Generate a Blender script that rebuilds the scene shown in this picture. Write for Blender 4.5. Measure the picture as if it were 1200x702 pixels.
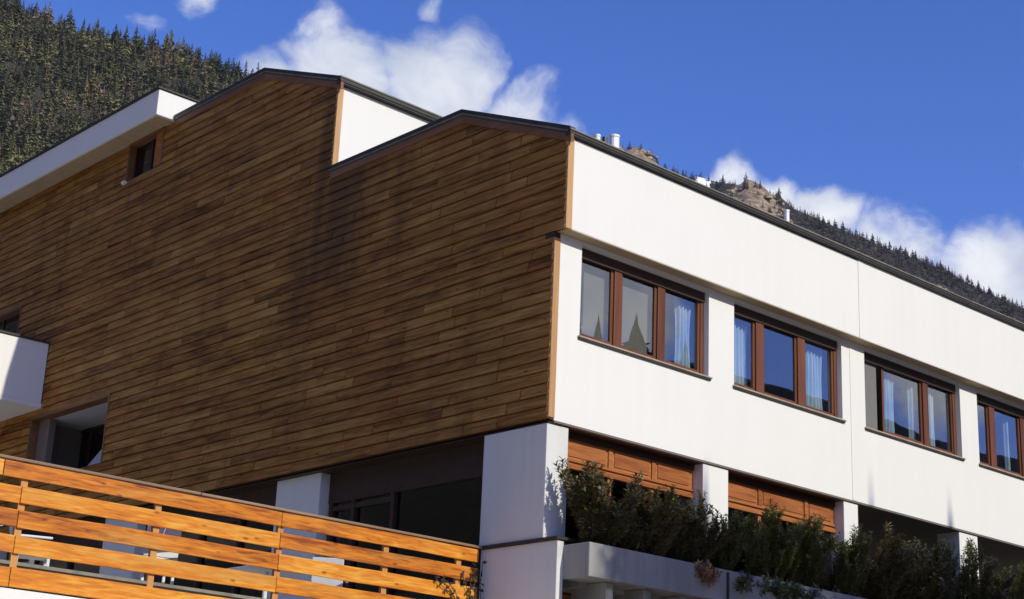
import bpy, math, random
import numpy as np
from mathutils import Matrix, Vector
R_ = math.radians
random.seed(7); rng = np.random.default_rng(11)
for o in list(bpy.data.objects): bpy.data.objects.remove(o)
scene = bpy.context.scene; col = scene.collection

# ------------------------------------------------------------------ camera
# X runs along the white street facade, Y along the timber gable wall, eye height z = 0
F, YAW, PITCH, ROLL = 1902.1, 0.731959, 0.314613, 0.0448567
EYE = np.array([-15.847, -16.478, 0.0])
fw = np.array([math.sin(YAW)*math.cos(PITCH), math.cos(YAW)*math.cos(PITCH), math.sin(PITCH)])
rt0 = np.array([math.cos(YAW), -math.sin(YAW), 0.0]); up0 = np.cross(rt0, fw)
rt = math.cos(ROLL)*rt0 + math.sin(ROLL)*up0; up = -math.sin(ROLL)*rt0 + math.cos(ROLL)*up0
cam = bpy.data.cameras.new('camera'); co = bpy.data.objects.new('camera', cam); col.objects.link(co)
cam.sensor_width = 36; cam.lens = F/1200*36; cam.clip_start = 0.1; cam.clip_end = 9000
m = Matrix.Identity(4)
for i in range(3): m[i][0] = rt[i]; m[i][1] = up[i]; m[i][2] = -fw[i]; m[i][3] = EYE[i]
co.matrix_world = m; scene.camera = co
def proj(P):
    d = np.asarray(P)-EYE; w = d@fw
    return 600+F*(d@rt)/w, 351-F*(d@up)/w, w
def azel(a, e): return (math.sin(R_(a))*math.cos(R_(e)), math.cos(R_(a))*math.cos(R_(e)), math.sin(R_(e)))

# ------------------------------------------------------------------ light
SUN = Vector((0.109, -1.0, 0.655)).normalized()
sun = bpy.data.lights.new('sun', 'SUN'); sun.energy = 3.85; sun.angle = R_(0.53); sun.color = (1.0, 0.95, 0.81)
so = bpy.data.objects.new('sun', sun); col.objects.link(so); so.location = (10, -60, 60)
so.rotation_euler = SUN.to_track_quat('Z', 'Y').to_euler()
scene.view_settings.view_transform = 'Standard'; scene.view_settings.look = 'None'
scene.view_settings.exposure = 0.0; scene.view_settings.gamma = 1.0
scene.render.engine = 'CYCLES'

world = bpy.data.worlds.new('World'); scene.world = world; world.use_nodes = True
wt = world.node_tree; wt.nodes.clear()
def N(t, typ, **kw):
    n = t.nodes.new(typ)
    for k, v in kw.items():
        if k == 'inp':
            for a, b in v.items():
                if hasattr(b, 'node'): t.links.new(b, n.inputs[a])
                else: n.inputs[a].default_value = b
        else: setattr(n, k, v)
    return n
def math_(t, op, a, b=None, clamp=False):
    n = t.nodes.new('ShaderNodeMath'); n.operation = op; n.use_clamp = clamp
    for i, v in enumerate((a, b)):
        if v is None: continue
        if hasattr(v, 'node'): t.links.new(v, n.inputs[i])
        else: n.inputs[i].default_value = v
    return n.outputs[0]
def build_world():
    t = wt
    sky = N(t, 'ShaderNodeTexSky', sky_type='NISHITA', sun_disc=False, sun_elevation=math.asin(SUN.z),
            sun_rotation=math.atan2(SUN.x, SUN.y), altitude=1400, air_density=1.0, dust_density=0.9, ozone_density=2.0)
    sat = N(t, 'ShaderNodeHueSaturation', inp={'Saturation': 1.28, 'Value': 1.0, 'Color': sky.outputs[0]})
    grade = N(t, 'ShaderNodeMix', data_type='RGBA', blend_type='MULTIPLY', inp={'Factor': 1.0, 6: sat.outputs[0], 7: (1.33, 1.07, 1.55, 1)})
    tc = N(t, 'ShaderNodeTexCoord'); d = tc.outputs['Generated']
    warp = N(t, 'ShaderNodeTexNoise', inp={'Vector': d, 'Scale': 9.0, 'Detail': 4.0})
    off = N(t, 'ShaderNodeVectorMath', operation='SUBTRACT', inp={0: warp.outputs['Color'], 1: (.5, .5, .5)})
    off2 = N(t, 'ShaderNodeVectorMath', operation='SCALE', inp={0: off.outputs[0], 'Scale': 0.10})
    dw = N(t, 'ShaderNodeVectorMath', operation='ADD', inp={0: d, 1: off2.outputs[0]}).outputs[0]
    fine = N(t, 'ShaderNodeTexNoise', inp={'Vector': dw, 'Scale': 19.0, 'Detail': 11.0, 'Roughness': 0.64})
    big = N(t, 'ShaderNodeTexNoise', inp={'Vector': d, 'Scale': 3.1, 'Detail': 3.0})
    # broad cloud banks seen over the ridge; farther round the sky scattered cumulus from the big noise
    banks = [(35.2, 25.8, 2.9, 1.0), (38.4, 25.2, 3.0, 1.0), (41.6, 24.3, 2.3, .85), (32.6, 25.6, 1.7, .8), (34.8, 27.6, 1.6, .7), (43.8, 23.6, 2.0, .88), (45.6, 22.8, 1.3, .6), (29.0, 27.4, 1.2, .55),
             (39.0, 28.3, .8, .62), (46.3, 24.0, .55, .6), (31.0, 27.5, 1.0, .5), (27.6, 26.2, 1.2, .45), (60.7, 22.9, 1.0, .75),
             (50.6, 22.2, 1.5, .8), (52.2, 21.8, 1.6, .9), (53.9, 21.2, 2.0, .95), (56.4, 19.5, 2.6, 1.05), (59.4, 18.4, 3.2, 1.15), (63.5, 17.5, 3.6, 1.1),
             (134.5, 18.6, 4.2, .9), (122.5, 15.6, 3.2, .95), (118, 14.5, 3.0, .9)]   # the last three stand in the window panes
    cov = None
    for a, e, r, w in banks:
        dist = N(t, 'ShaderNodeVectorMath', operation='DISTANCE', inp={0: dw, 1: azel(a, e)}).outputs['Value']
        mr = N(t, 'ShaderNodeMapRange', interpolation_type='SMOOTHSTEP', inp={'Value': dist, 'From Min': 0.15*R_(r), 'From Max': 1.35*R_(r), 'To Min': w, 'To Max': 0.0}).outputs[0]
        cov = mr if cov is None else math_(t, 'MAXIMUM', cov, mr)
    # unseen generic cover away from the view, thickened to neutralise ambient light
    vd = N(t, 'ShaderNodeVectorMath', operation='DISTANCE', inp={0: d, 1: azel(43, 24)}).outputs['Value']
    away = N(t, 'ShaderNodeMapRange', interpolation_type='SMOOTHSTEP', inp={'Value': vd, 'From Min': .38, 'From Max': .62}).outputs[0]
    g = N(t, 'ShaderNodeMapRange', interpolation_type='SMOOTHSTEP', inp={'Value': big.outputs['Fac'], 'From Min': .52, 'From Max': .70, 'To Max': .95}).outputs[0]
    cov = math_(t, 'MAXIMUM', cov, math_(t, 'MULTIPLY', g, away))
    f = math_(t, 'ADD', math_(t, 'MULTIPLY', cov, 0.92), math_(t, 'SUBTRACT', fine.outputs['Fac'], 0.5))
    dens = N(t, 'ShaderNodeMapRange', interpolation_type='SMOOTHSTEP', inp={'Value': f, 'From Min': .33, 'From Max': .80, 'To Max': .98}).outputs[0]
    dens = math_(t, 'MULTIPLY', dens, math_(t, 'GREATER_THAN', cov, 0.001))
    shade = N(t, 'ShaderNodeTexNoise', inp={'Vector': dw, 'Scale': 15.0, 'Detail': 8.0})
    cc = N(t, 'ShaderNodeMix', data_type='RGBA', inp={'Factor': N(t, 'ShaderNodeMapRange', inp={'Value': shade.outputs['Fac'], 'From Min': .35, 'From Max': .62}).outputs[0], 6: (4.3, 4.8, 6.1, 1), 7: (7.6, 7.7, 8.0, 1)})
    mix = N(t, 'ShaderNodeMix', data_type='RGBA', inp={'Factor': dens, 6: grade.outputs[2], 7: cc.outputs[2]})
    bg = N(t, 'ShaderNodeBackground', inp={'Color': mix.outputs[2], 'Strength': 0.125})
    out = N(t, 'ShaderNodeOutputWorld'); t.links.new(bg.outputs[0], out.inputs[0])
build_world()

# ------------------------------------------------------------------ materials
MATS = {}
def newmat(name):
    mt = bpy.data.materials.new(name); mt.use_nodes = True; MATS[name] = mt
    return mt, mt.node_tree, mt.node_tree.nodes['Principled BSDF']
def ramp(t, fac, stops):
    r = t.nodes.new('ShaderNodeValToRGB'); t.links.new(fac, r.inputs[0]); e = r.color_ramp.elements
    while len(e) < len(stops): e.new(0.5)
    for i, (p, c) in enumerate(stops): e[i].position = p; e[i].color = (*c, 1)
    return r.outputs[0]
def bump(t, b, h, strength, dist):
    n = N(t, 'ShaderNodeBump', inp={'Height': h, 'Strength': strength, 'Distance': dist}); t.links.new(n.outputs[0], b.inputs['Normal'])
def wpos(t): return N(t, 'ShaderNodeNewGeometry').outputs['Position']
def plain(name, c, rough=.6, metal=0., var=.12, scale=6., bmp=0., spec=.5):
    mt, t, b = newmat(name)
    n = N(t, 'ShaderNodeTexNoise', inp={'Vector': wpos(t), 'Scale': scale, 'Detail': 6.0})
    lo = tuple(x*(1-var) for x in c); hi = tuple(min(1, x*(1+var)) for x in c)
    t.links.new(ramp(t, n.outputs['Fac'], [(.3, lo), (.7, hi)]), b.inputs['Base Color'])
    b.inputs['Roughness'].default_value = rough; b.inputs['Metallic'].default_value = metal
    b.inputs['Specular IOR Level'].default_value = spec
    if bmp: bump(t, b, n.outputs['Fac'], bmp, .01)
    return mt
def stucco(name, c, streak=.10):
    mt, t, b = newmat(name); p = wpos(t)
    n1 = N(t, 'ShaderNodeTexNoise', inp={'Vector': p, 'Scale': .9, 'Detail': 5.0})
    mp = N(t, 'ShaderNodeMapping', inp={'Vector': p, 'Scale': (5., 5., .35)})
    n2 = N(t, 'ShaderNodeTexNoise', inp={'Vector': mp.outputs[0], 'Scale': 1.0, 'Detail': 5.0})
    n3 = N(t, 'ShaderNodeTexNoise', inp={'Vector': p, 'Scale': 130., 'Detail': 3.0})
    k = math_(t, 'ADD', math_(t, 'MULTIPLY', n1.outputs['Fac'], .5), math_(t, 'MULTIPLY', n2.outputs['Fac'], .5))
    t.links.new(ramp(t, k, [(.34, tuple(x*(1-streak) for x in c)), (.56, c)]), b.inputs['Base Color'])
    b.inputs['Roughness'].default_value = .9; b.inputs['Specular IOR Level'].default_value = .2
    bump(t, b, n3.outputs['Fac'], .35, .006)
    return mt
def wood(name, stops, axis, rough=.55, grain=26., var=.5, stain=False, bmp=.4, wear=None, spec=.35, along=.045, knots=False):
    mt, t, b = newmat(name)
    geo = N(t, 'ShaderNodeNewGeometry'); isl = geo.outputs['Random Per Island']
    oi = N(t, 'ShaderNodeObjectInfo').outputs['Random']
    rnd = math_(t, 'FRACT', math_(t, 'ADD', isl, math_(t, 'MULTIPLY', oi, 7.31)))
    sc = [grain]*3; sc[axis] = grain*along
    mp = N(t, 'ShaderNodeMapping', inp={'Vector': geo.outputs['Position'], 'Scale': tuple(sc)})
    cmb = N(t, 'ShaderNodeCombineXYZ', inp={0: math_(t, 'MULTIPLY', rnd, 91.), 1: math_(t, 'MULTIPLY', rnd, 57.), 2: math_(t, 'MULTIPLY', rnd, 33.)})
    v = N(t, 'ShaderNodeVectorMath', operation='ADD', inp={0: mp.outputs[0], 1: cmb.outputs[0]}).outputs[0]
    g1 = N(t, 'ShaderNodeTexNoise', inp={'Vector': v, 'Scale': 1.0, 'Detail': 6.0, 'Distortion': .6}).outputs['Fac']
    g2 = N(t, 'ShaderNodeTexNoise', inp={'Vector': v, 'Scale': .16, 'Detail': 4.0, 'Distortion': .8}).outputs['Fac']
    k = math_(t, 'ADD', math_(t, 'MULTIPLY', g1, .55), math_(t, 'MULTIPLY', g2, .45))
    k = math_(t, 'ADD', k, math_(t, 'MULTIPLY', math_(t, 'SUBTRACT', rnd, .5), var*.55))
    if stain:
        mm = N(t, 'ShaderNodeMapping', inp={'Vector': v, 'Scale': (.10, .55, .10)})
        b1 = N(t, 'ShaderNodeTexNoise', inp={'Vector': mm.outputs[0], 'Scale': 1.0, 'Detail': 5.0, 'Roughness': .7}).outputs['Fac']
        k = math_(t, 'ADD', k, math_(t, 'MULTIPLY', math_(t, 'SUBTRACT', b1, .5), .42))
    c = ramp(t, k, stops)
    if wear:
        n = N(t, 'ShaderNodeTexNoise', inp={'Vector': v, 'Scale': .14, 'Detail': 7.0, 'Roughness': .7, 'Distortion': 1.2}).outputs['Fac']
        f = N(t, 'ShaderNodeMapRange', inp={'Value': n, 'From Min': .52, 'From Max': .66}).outputs[0]
        mx = N(t, 'ShaderNodeMix', data_type='RGBA', inp={'Factor': math_(t, 'MULTIPLY', f, .55), 6: c, 7: (*wear, 1)}); c = mx.outputs[2]
    if stain:   # old water marks under the roof step and drifting weathering
        sp = N(t, 'ShaderNodeSeparateXYZ', inp={0: geo.outputs['Position']})
        mp2 = N(t, 'ShaderNodeMapping', inp={'Vector': geo.outputs['Position'], 'Scale': (1., 1.1, .28)})
        n = N(t, 'ShaderNodeTexNoise', inp={'Vector': mp2.outputs[0], 'Scale': 1.0, 'Detail': 6.0, 'Roughness': .65}).outputs['Fac']
        dy = math_(t, 'ABSOLUTE', math_(t, 'SUBTRACT', sp.outputs[1], 5.7))
        near = N(t, 'ShaderNodeMapRange', interpolation_type='SMOOTHSTEP', inp={'Value': dy, 'From Min': .2, 'From Max': 2.2, 'To Min': 1., 'To Max': 0.}).outputs[0]
        hz = N(t, 'ShaderNodeMapRange', interpolation_type='SMOOTHSTEP', inp={'Value': sp.outputs[2], 'From Min': 7.5, 'From Max': 10.8}).outputs[0]
        a = math_(t, 'ADD', n, math_(t, 'MULTIPLY', math_(t, 'MULTIPLY', near, hz), .24))
        f = N(t, 'ShaderNodeMapRange', interpolation_type='SMOOTHSTEP', inp={'Value': a, 'From Min': .50, 'From Max': .80, 'To Max': .75}).outputs[0]
        tn = N(t, 'ShaderNodeTexNoise', inp={'Vector': geo.outputs['Position'], 'Scale': .55, 'Detail': 4.0}).outputs['Fac']
        tone = ramp(t, math_(t, 'ADD', tn, math_(t, 'MULTIPLY', math_(t, 'SUBTRACT', rnd, .5), .25)), [(.34, (.92, .80, .76)), (.50, (.90, .87, .86)), (.66, (.98, .94, .88))])
        c = N(t, 'ShaderNodeMix', data_type='RGBA', blend_type='MULTIPLY', inp={'Factor': 1.0, 6: c, 7: tone}).outputs[2]
        mx = N(t, 'ShaderNodeMix', data_type='RGBA', inp={'Factor': f, 6: c, 7: (.085, .045, .020, 1)}); c = mx.outputs[2]
    if knots:   # knots and weathered specks
        ks = [3.2]*3; ks[axis] = 1.5
        km = N(t, 'ShaderNodeMapping', inp={'Vector': geo.outputs['Position'], 'Scale': tuple(ks)})
        kv = N(t, 'ShaderNodeVectorMath', operation='ADD', inp={0: km.outputs[0], 1: cmb.outputs[0]}).outputs[0]
        vd = N(t, 'ShaderNodeTexVoronoi', inp={'Vector': kv, 'Scale': 1.6}).outputs['Distance']
        kf = N(t, 'ShaderNodeMapRange', inp={'Value': math_(t, 'ADD', vd, math_(t, 'MULTIPLY', g1, .12)), 'From Min': .10, 'From Max': .20, 'To Min': .75, 'To Max': 0.}).outputs[0]
        c = N(t, 'ShaderNodeMix', data_type='RGBA', inp={'Factor': kf, 6: c, 7: (*[x*.5 for x in stops[0][1]], 1)}).outputs[2]
    t.links.new(c, b.inputs['Base Color'])
    b.inputs['Roughness'].default_value = rough; b.inputs['Specular IOR Level'].default_value = spec
    bump(t, b, g1, bmp, .006)
    return mt
stucco('stucco', (.80, .79, .735), .028)
stucco('stucco_pier', (.70, .70, .655), .08)
stucco('concrete', (.33, .325, .30), .28)
stucco('soffit', (.50, .39, .25), .15)
plain('sill_stone', (.36, .30, .22), .7, 0, .2)
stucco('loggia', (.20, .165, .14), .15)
wood('clad', [(.31, (.100, .041, .009)), (.45, (.305, .143, .032)), (.56, (.42, .213, .051)), (.72, (.57, .335, .105))], 1, .6, 24., .11, stain=True, bmp=.9, along=.06, knots=True, spec=.12)
wood('fascia', [(.3, (.14, .062, .026)), (.7, (.27, .125, .052))], 1, .6, 24., .3)
wood('trim', [(.3, (.42, .225, .085)), (.7, (.60, .36, .16))], 2, .5, 24., .2)
wood('rail', [(.34, (.24, .055, .006)), (.44, (.48, .140, .011)), (.54, (.62, .210, .014)), (.66, (.74, .355, .050))], 0, .5, 26., .34, bmp=.6, wear=(.56, .30, .06), spec=.3, along=.11, knots=True)
wood('post', [(.3, (.46, .20, .05)), (.7, (.60, .30, .09))], 2, .5, 24., .2)
wood('handrail', [(.3, (.16, .095, .055)), (.7, (.34, .23, .14))], 0, .6, 24., .2)
wood('frame', [(.3, (.085, .028, .012)), (.7, (.21, .075, .030))], 2, .4, 24., .3)
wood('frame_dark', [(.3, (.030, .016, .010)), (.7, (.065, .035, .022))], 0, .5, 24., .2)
wood('panel', [(.32, (.22, .066, .018)), (.5, (.36, .125, .036)), (.68, (.48, .19, .062))], 0, .5, 24., .25, along=.07, spec=.2)
plain('metal_dark', (.034, .030, .024), .6, .0, .3)
plain('metal_lip', (.20, .185, .14), .6, .1, .25)
plain('roofing', (.07, .068, .066), .85, 0, .3, 3.)
plain('galvanized', (.80, .80, .80), .5, .1, .05)
plain('interior', (.34, .31, .28), .9)
plain('floor', (.46, .42, .35), .85)
plain('blind', (.17, .162, .155), .8, 0, .05)
plain('plastic_white', (.78, .78, .77), .45, 0, .04)
plain('canvas', (.48, .50, .55), .8, 0, .08)
plain('black', (.012, .012, .013), .5)
plain('soil', (.045, .032, .022), .95, 0, .4, 30., .6)
plain('bark', (.085, .060, .042), .9, 0, .35, 20., .6)
def curtainmat():
    mt, t, b = newmat('curtain')
    n = N(t, 'ShaderNodeTexNoise', inp={'Vector': wpos(t), 'Scale': 5.})
    t.links.new(ramp(t, n.outputs['Fac'], [(.3, (.50, .67, .88)), (.7, (.70, .82, .94))]), b.inputs['Base Color'])
    b.inputs['Roughness'].default_value = .9
    tr = N(t, 'ShaderNodeBsdfTranslucent', inp={'Color': (.60, .72, .84, 1)})
    mx = N(t, 'ShaderNodeMixShader', inp={0: .25, 1: b.outputs[0], 2: tr.outputs[0]})
    t.links.new(mx.outputs[0], t.nodes['Material Output'].inputs[0])
curtainmat()
def glassmat(name, tint, refl):
    mt, t, b = newmat(name)
    n = N(t, 'ShaderNodeTexNoise', inp={'Vector': wpos(t), 'Scale': 1.1, 'Detail': 2.0})
    bp = N(t, 'ShaderNodeBump', inp={'Height': n.outputs['Fac'], 'Strength': .035, 'Distance': .02})
    gl = N(t, 'ShaderNodeBsdfGlossy', inp={'Color': (.96, .97, 1, 1), 'Roughness': .0, 'Normal': bp.outputs[0]})
    tr = N(t, 'ShaderNodeBsdfTransparent', inp={'Color': (*tint, 1)})
    fr = N(t, 'ShaderNodeFresnel', inp={'IOR': 1.55})
    k = math_(t, 'ADD', math_(t, 'MULTIPLY', fr.outputs[0], 1.5 if refl > .1 else 1.3), refl, True)
    mx = N(t, 'ShaderNodeMixShader', inp={0: k, 1: tr.outputs[0], 2: gl.outputs[0]})
    t.links.new(mx.outputs[0], t.nodes['Material Output'].inputs[0])
glassmat('glass', (.90, .93, .92), .13)
glassmat('glass_dark', (.34, .31, .28), .01)
def leafmat(name, stops, rough=.45, trans=.22, spec=.5):
    mt, t, b = newmat(name)
    geo = N(t, 'ShaderNodeNewGeometry'); oi = N(t, 'ShaderNodeObjectInfo').outputs['Random']
    n = N(t, 'ShaderNodeTexNoise', inp={'Vector': geo.outputs['Position'], 'Scale': 3.0, 'Detail': 3.0}).outputs['Fac']
    k = math_(t, 'ADD', math_(t, 'MULTIPLY', geo.outputs['Random Per Island'], .55), math_(t, 'MULTIPLY', n, .45))
    k = math_(t, 'ADD', k, math_(t, 'MULTIPLY', math_(t, 'SUBTRACT', oi, .5), .25))
    c = ramp(t, k, stops); t.links.new(c, b.inputs['Base Color'])
    b.inputs['Roughness'].default_value = rough; b.inputs['Specular IOR Level'].default_value = spec
    tr = N(t, 'ShaderNodeBsdfTranslucent', inp={'Color': c})
    mx = N(t, 'ShaderNodeMixShader', inp={0: trans, 1: b.outputs[0], 2: tr.outputs[0]})
    t.links.new(mx.outputs[0], t.nodes['Material Output'].inputs[0])
leafmat('leaf_dark', [(.15, (.050, .062, .020)), (.55, (.115, .130, .040)), (.88, (.23, .24, .07)), (1., (.28, .22, .08))])
leafmat('leaf_bronze', [(.1, (.065, .055, .026)), (.5, (.135, .115, .046)), (.82, (.28, .22, .10)), (1., (.36, .26, .13))])
leafmat('leaf_dry', [(.1, (.20, .09, .03)), (.9, (.42, .22, .10))])
leafmat('leaf_yellow', [(.1, (.20, .19, .03)), (.9, (.42, .36, .06))])
def needlemat(name, lo, mid, hi):
    mt, t, b = newmat(name)
    geo = N(t, 'ShaderNodeNewGeometry'); oi = N(t, 'ShaderNodeObjectInfo').outputs['Random']
    at = N(t, 'ShaderNodeAttribute', attribute_name='treevar').outputs['Fac']
    n = N(t, 'ShaderNodeTexNoise', inp={'Vector': geo.outputs['Position'], 'Scale': .019, 'Detail': 5.0}).outputs['Fac']
    n = N(t, 'ShaderNodeMapRange', inp={'Value': n, 'From Min': .32, 'From Max': .68}).outputs[0]
    k = math_(t, 'ADD', math_(t, 'MULTIPLY', math_(t, 'FRACT', math_(t, 'ADD', at, oi)), .50), math_(t, 'MULTIPLY', n, .50))
    t.links.new(ramp(t, k, [(.15, lo), (.55, mid), (.9, hi)]), b.inputs['Base Color'])
    b.inputs['Roughness'].default_value = .8; b.inputs['Specular IOR Level'].default_value = .15
needlemat('needle', (.036, .044, .018), (.105, .108, .040), (.23, .20, .080))
needlemat('needle_far', (.055, .054, .054), (.082, .076, .074), (.125, .11, .10))
needlemat('larch', (.13, .10, .055), (.18, .135, .075), (.24, .175, .105))
def terrainmat():
    mt, t, b = newmat('terrain'); p = wpos(t)
    n1 = N(t, 'ShaderNodeTexNoise', inp={'Vector': p, 'Scale': .012, 'Detail': 8.0}).outputs['Fac']
    n2 = N(t, 'ShaderNodeTexNoise', inp={'Vector': p, 'Scale': .12, 'Detail': 6.0}).outputs['Fac']
    k = math_(t, 'ADD', math_(t, 'MULTIPLY', n1, .5), math_(t, 'MULTIPLY', n2, .5))
    forest = ramp(t, k, [(.35, (.014, .014, .009)), (.55, (.028, .025, .015)), (.72, (.060, .048, .029))])
    rock = ramp(t, n2, [(.3, (.08, .06, .042)), (.5, (.22, .16, .095)), (.7, (.38, .31, .23))])
    at = N(t, 'ShaderNodeAttribute', attribute_name='rock').outputs['Fac']
    f = N(t, 'ShaderNodeMapRange', inp={'Value': math_(t, 'ADD', at, math_(t, 'MULTIPLY', math_(t, 'SUBTRACT', n2, .5), 1.6)), 'From Min': .45, 'From Max': .6}).outputs[0]
    mx = N(t, 'ShaderNodeMix', data_type='RGBA', inp={'Factor': f, 6: forest, 7: rock})
    sn = N(t, 'ShaderNodeAttribute', attribute_name='snow').outputs['Fac']
    f2 = N(t, 'ShaderNodeMapRange', inp={'Value': math_(t, 'ADD', sn, math_(t, 'MULTIPLY', math_(t, 'SUBTRACT', n2, .5), .6)), 'From Min': .45, 'From Max': .55}).outputs[0]
    mx2 = N(t, 'ShaderNodeMix', data_type='RGBA', inp={'Factor': f2, 6: mx.outputs[2], 7: (.85, .86, .9, 1)})
    gr = N(t, 'ShaderNodeAttribute', attribute_name='bounce_ground').outputs['Fac']
    pv = ramp(t, n2, [(.3, (.30, .27, .225)), (.7, (.40, .365, .31))])
    mx3 = N(t, 'ShaderNodeMix', data_type='RGBA', inp={'Factor': gr, 6: mx2.outputs[2], 7: pv})
    t.links.new(mx3.outputs[2], b.inputs['Base Color']); b.inputs['Roughness'].default_value = .95
    bump(t, b, n2, .6, 2.0)
terrainmat()
def rockmat():
    mt, t, b = newmat('rock'); p = wpos(t)
    n = N(t, 'ShaderNodeTexNoise', inp={'Vector': p, 'Scale': .22, 'Detail': 8.0}).outputs['Fac']
    t.links.new(ramp(t, n, [(.3, (.10, .070, .045)), (.5, (.27, .185, .105)), (.7, (.44, .36, .26))]), b.inputs['Base Color'])
    b.inputs['Roughness'].default_value = .95
rockmat()

# ------------------------------------------------------------------ mesh helpers
class MB:
    def __init__(s): s.v = []; s.f = []
    def quad(s, *pts): i = len(s.v); s.v += [tuple(p) for p in pts]; s.f.append(tuple(range(i, i+len(pts)))); return s
    def hexa(s, a, b):   # two quads, a below / behind b
        i = len(s.v); s.v += [tuple(p) for p in a]+[tuple(p) for p in b]
        s.f += [(i+3, i+2, i+1, i), (i+4, i+5, i+6, i+7)]+[(i+k, i+(k+1) % 4, i+4+(k+1) % 4, i+4+k) for k in range(4)]
        return s
    def box(s, x0, x1, y0, y1, z0, z1):
        return s.hexa([(x0, y0, z0), (x1, y0, z0), (x1, y1, z0), (x0, y1, z0)], [(x0, y0, z1), (x1, y0, z1), (x1, y1, z1), (x0, y1, z1)])
    def prism(s, pts, d):  # polygon pts extruded by vector d
        i = len(s.v); n = len(pts); d = Vector(d)
        s.v += [tuple(p) for p in pts]+[tuple(Vector(p)+d) for p in pts]
        s.f += [tuple(range(i+n-1, i-1, -1)), tuple(range(i+n, i+2*n))]+[(i+k, i+(k+1) % n, i+n+(k+1) % n, i+n+k) for k in range(n)]
        return s
    def tube(s, pts, rad, n=8, cap=True):
        pts = [Vector(p) for p in pts]; i0 = len(s.v)
        for k, p in enumerate(pts):
            d = (pts[min(k+1, len(pts)-1)]-pts[max(k-1, 0)]).normalized()
            a = d.orthogonal().normalized(); b = d.cross(a); r = rad[k] if hasattr(rad, '__len__') else rad
            s.v += [tuple(p+(a*math.cos(2*math.pi*j/n)+b*math.sin(2*math.pi*j/n))*r) for j in range(n)]
        for k in range(len(pts)-1):
            for j in range(n):
                s.f.append((i0+k*n+j, i0+k*n+(j+1) % n, i0+(k+1)*n+(j+1) % n, i0+(k+1)*n+j))
        if cap: s.f.append(tuple(range(i0+n-1, i0-1, -1))); e = i0+(len(pts)-1)*n; s.f.append(tuple(range(e, e+n)))
        return s
    def mesh(s, name):
        me = bpy.data.meshes.new(name); me.from_pydata(s.v, [], s.f); me.update()
        return me
    def build(s, name, mat, parent=None, bevel=0, smooth=False):
        me = s.mesh(name); me.materials.append(MATS[mat]); return link(name, me, parent, bevel, smooth)
def wloc(o):
    v = Vector((0, 0, 0))
    while o: v = v+o.location; o = o.parent
    return v
def link(name, me, parent=None, bevel=0, smooth=False):
    o = bpy.data.objects.new(name, me); col.objects.link(o)
    if parent: o.parent = parent; o.location = -wloc(parent)
    if bevel:
        b = o.modifiers.new('bevel', 'BEVEL'); b.width = bevel; b.segments = 2; b.limit_method = 'ANGLE'
    if smooth:
        for p in me.polygons: p.use_smooth = True
    return o
def tag(o, label=None, cat=None, group=None, kind=None):
    for k, v in (('label', label), ('category', cat), ('group', group), ('kind', kind)):
        if v: o[k] = v
    return o
def thing(name, loc, label, cat, group=None):
    o = bpy.data.objects.new(name, None); col.objects.link(o); o.location = loc; o.empty_display_size = .3
    return tag(o, label, cat, group)
def cells(a0s, a1s, solid, place, t0, t1):
    """slab with holes: grid of cells in a plane, thickness t0..t1; place(a, b, t) -> xyz; only outer faces"""
    mb = MB(); na, nb = len(a0s)-1, len(a1s)-1
    S = lambda i, j: 0 <= i < na and 0 <= j < nb and solid((a0s[i]+a0s[i+1])/2, (a1s[j]+a1s[j+1])/2)
    for i in range(na):
        for j in range(nb):
            if not S(i, j): continue
            a, b, c, d = a0s[i], a0s[i+1], a1s[j], a1s[j+1]
            mb.quad(place(a, c, t0), place(b, c, t0), place(b, d, t0), place(a, d, t0))
            mb.quad(place(a, d, t1), place(b, d, t1), place(b, c, t1), place(a, c, t1))
            if not S(i-1, j): mb.quad(place(a, c, t1), place(a, c, t0), place(a, d, t0), place(a, d, t1))
            if not S(i+1, j): mb.quad(place(b, c, t0), place(b, c, t1), place(b, d, t1), place(b, d, t0))
            if not S(i, j-1): mb.quad(place(a, c, t1), place(b, c, t1), place(b, c, t0), place(a, c, t0))
            if not S(i, j+1): mb.quad(place(a, d, t0), place(b, d, t0), place(b, d, t1), place(a, d, t1))
    return mb
GZ = -1.6   # ground

# ------------------------------------------------------------------ terrain: the valley floor and the slopes all round
EL = [(-20, 24), (5, 25.5), (18, 26.4), (22, 26.3), (24, 25.9), (26, 25.6), (28.4, 25.65), (30, 25.3), (31.7, 24.9), (34, 23.9), (37, 22.6), (41, 22.5), (44, 22.6),
      (45.2, 22.9), (45.9, 23.45), (46.5, 23.6), (46.9, 23.4), (47.3, 22.9), (47.8, 22.75), (48.4, 22.5), (48.8, 22.55), (49.3, 22.4), (49.7, 22.3), (50.0, 22.3), (50.3, 22.2), (50.6, 22.45), (50.9, 22.35), (51.2, 22.2), (51.5, 21.9), (51.8, 21.85), (52.3, 21.4), (54.5, 20.45), (56, 19.8),
      (57.5, 19.2), (58.9, 18.35), (60.3, 17.7), (66, 15.8), (80, 12.5), (100, 10.5), (116, 12.2), (121, 13.3), (124, 14.6), (127.5, 15.6), (131, 16.5), (134, 16.0),
      (140, 14.6), (155, 11), (175, 9), (200, 10), (230, 14), (260, 18), (290, 21), (320, 23.5), (340, 24)]
RD = [(-20, 1400), (34, 1400), (38, 1550), (43, 1850), (66, 1900), (100, 1500), (120, 1250), (140, 1200), (200, 1500), (260, 1200), (340, 1400)]
def per(tab, a):
    xs = np.array([p[0] for p in tab]+[tab[0][0]+360.]); ys = np.array([p[1] for p in tab]+[tab[0][1]]); a = (np.asarray(a, float)+20) % 360-20
    return np.interp(a, xs, ys)
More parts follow.
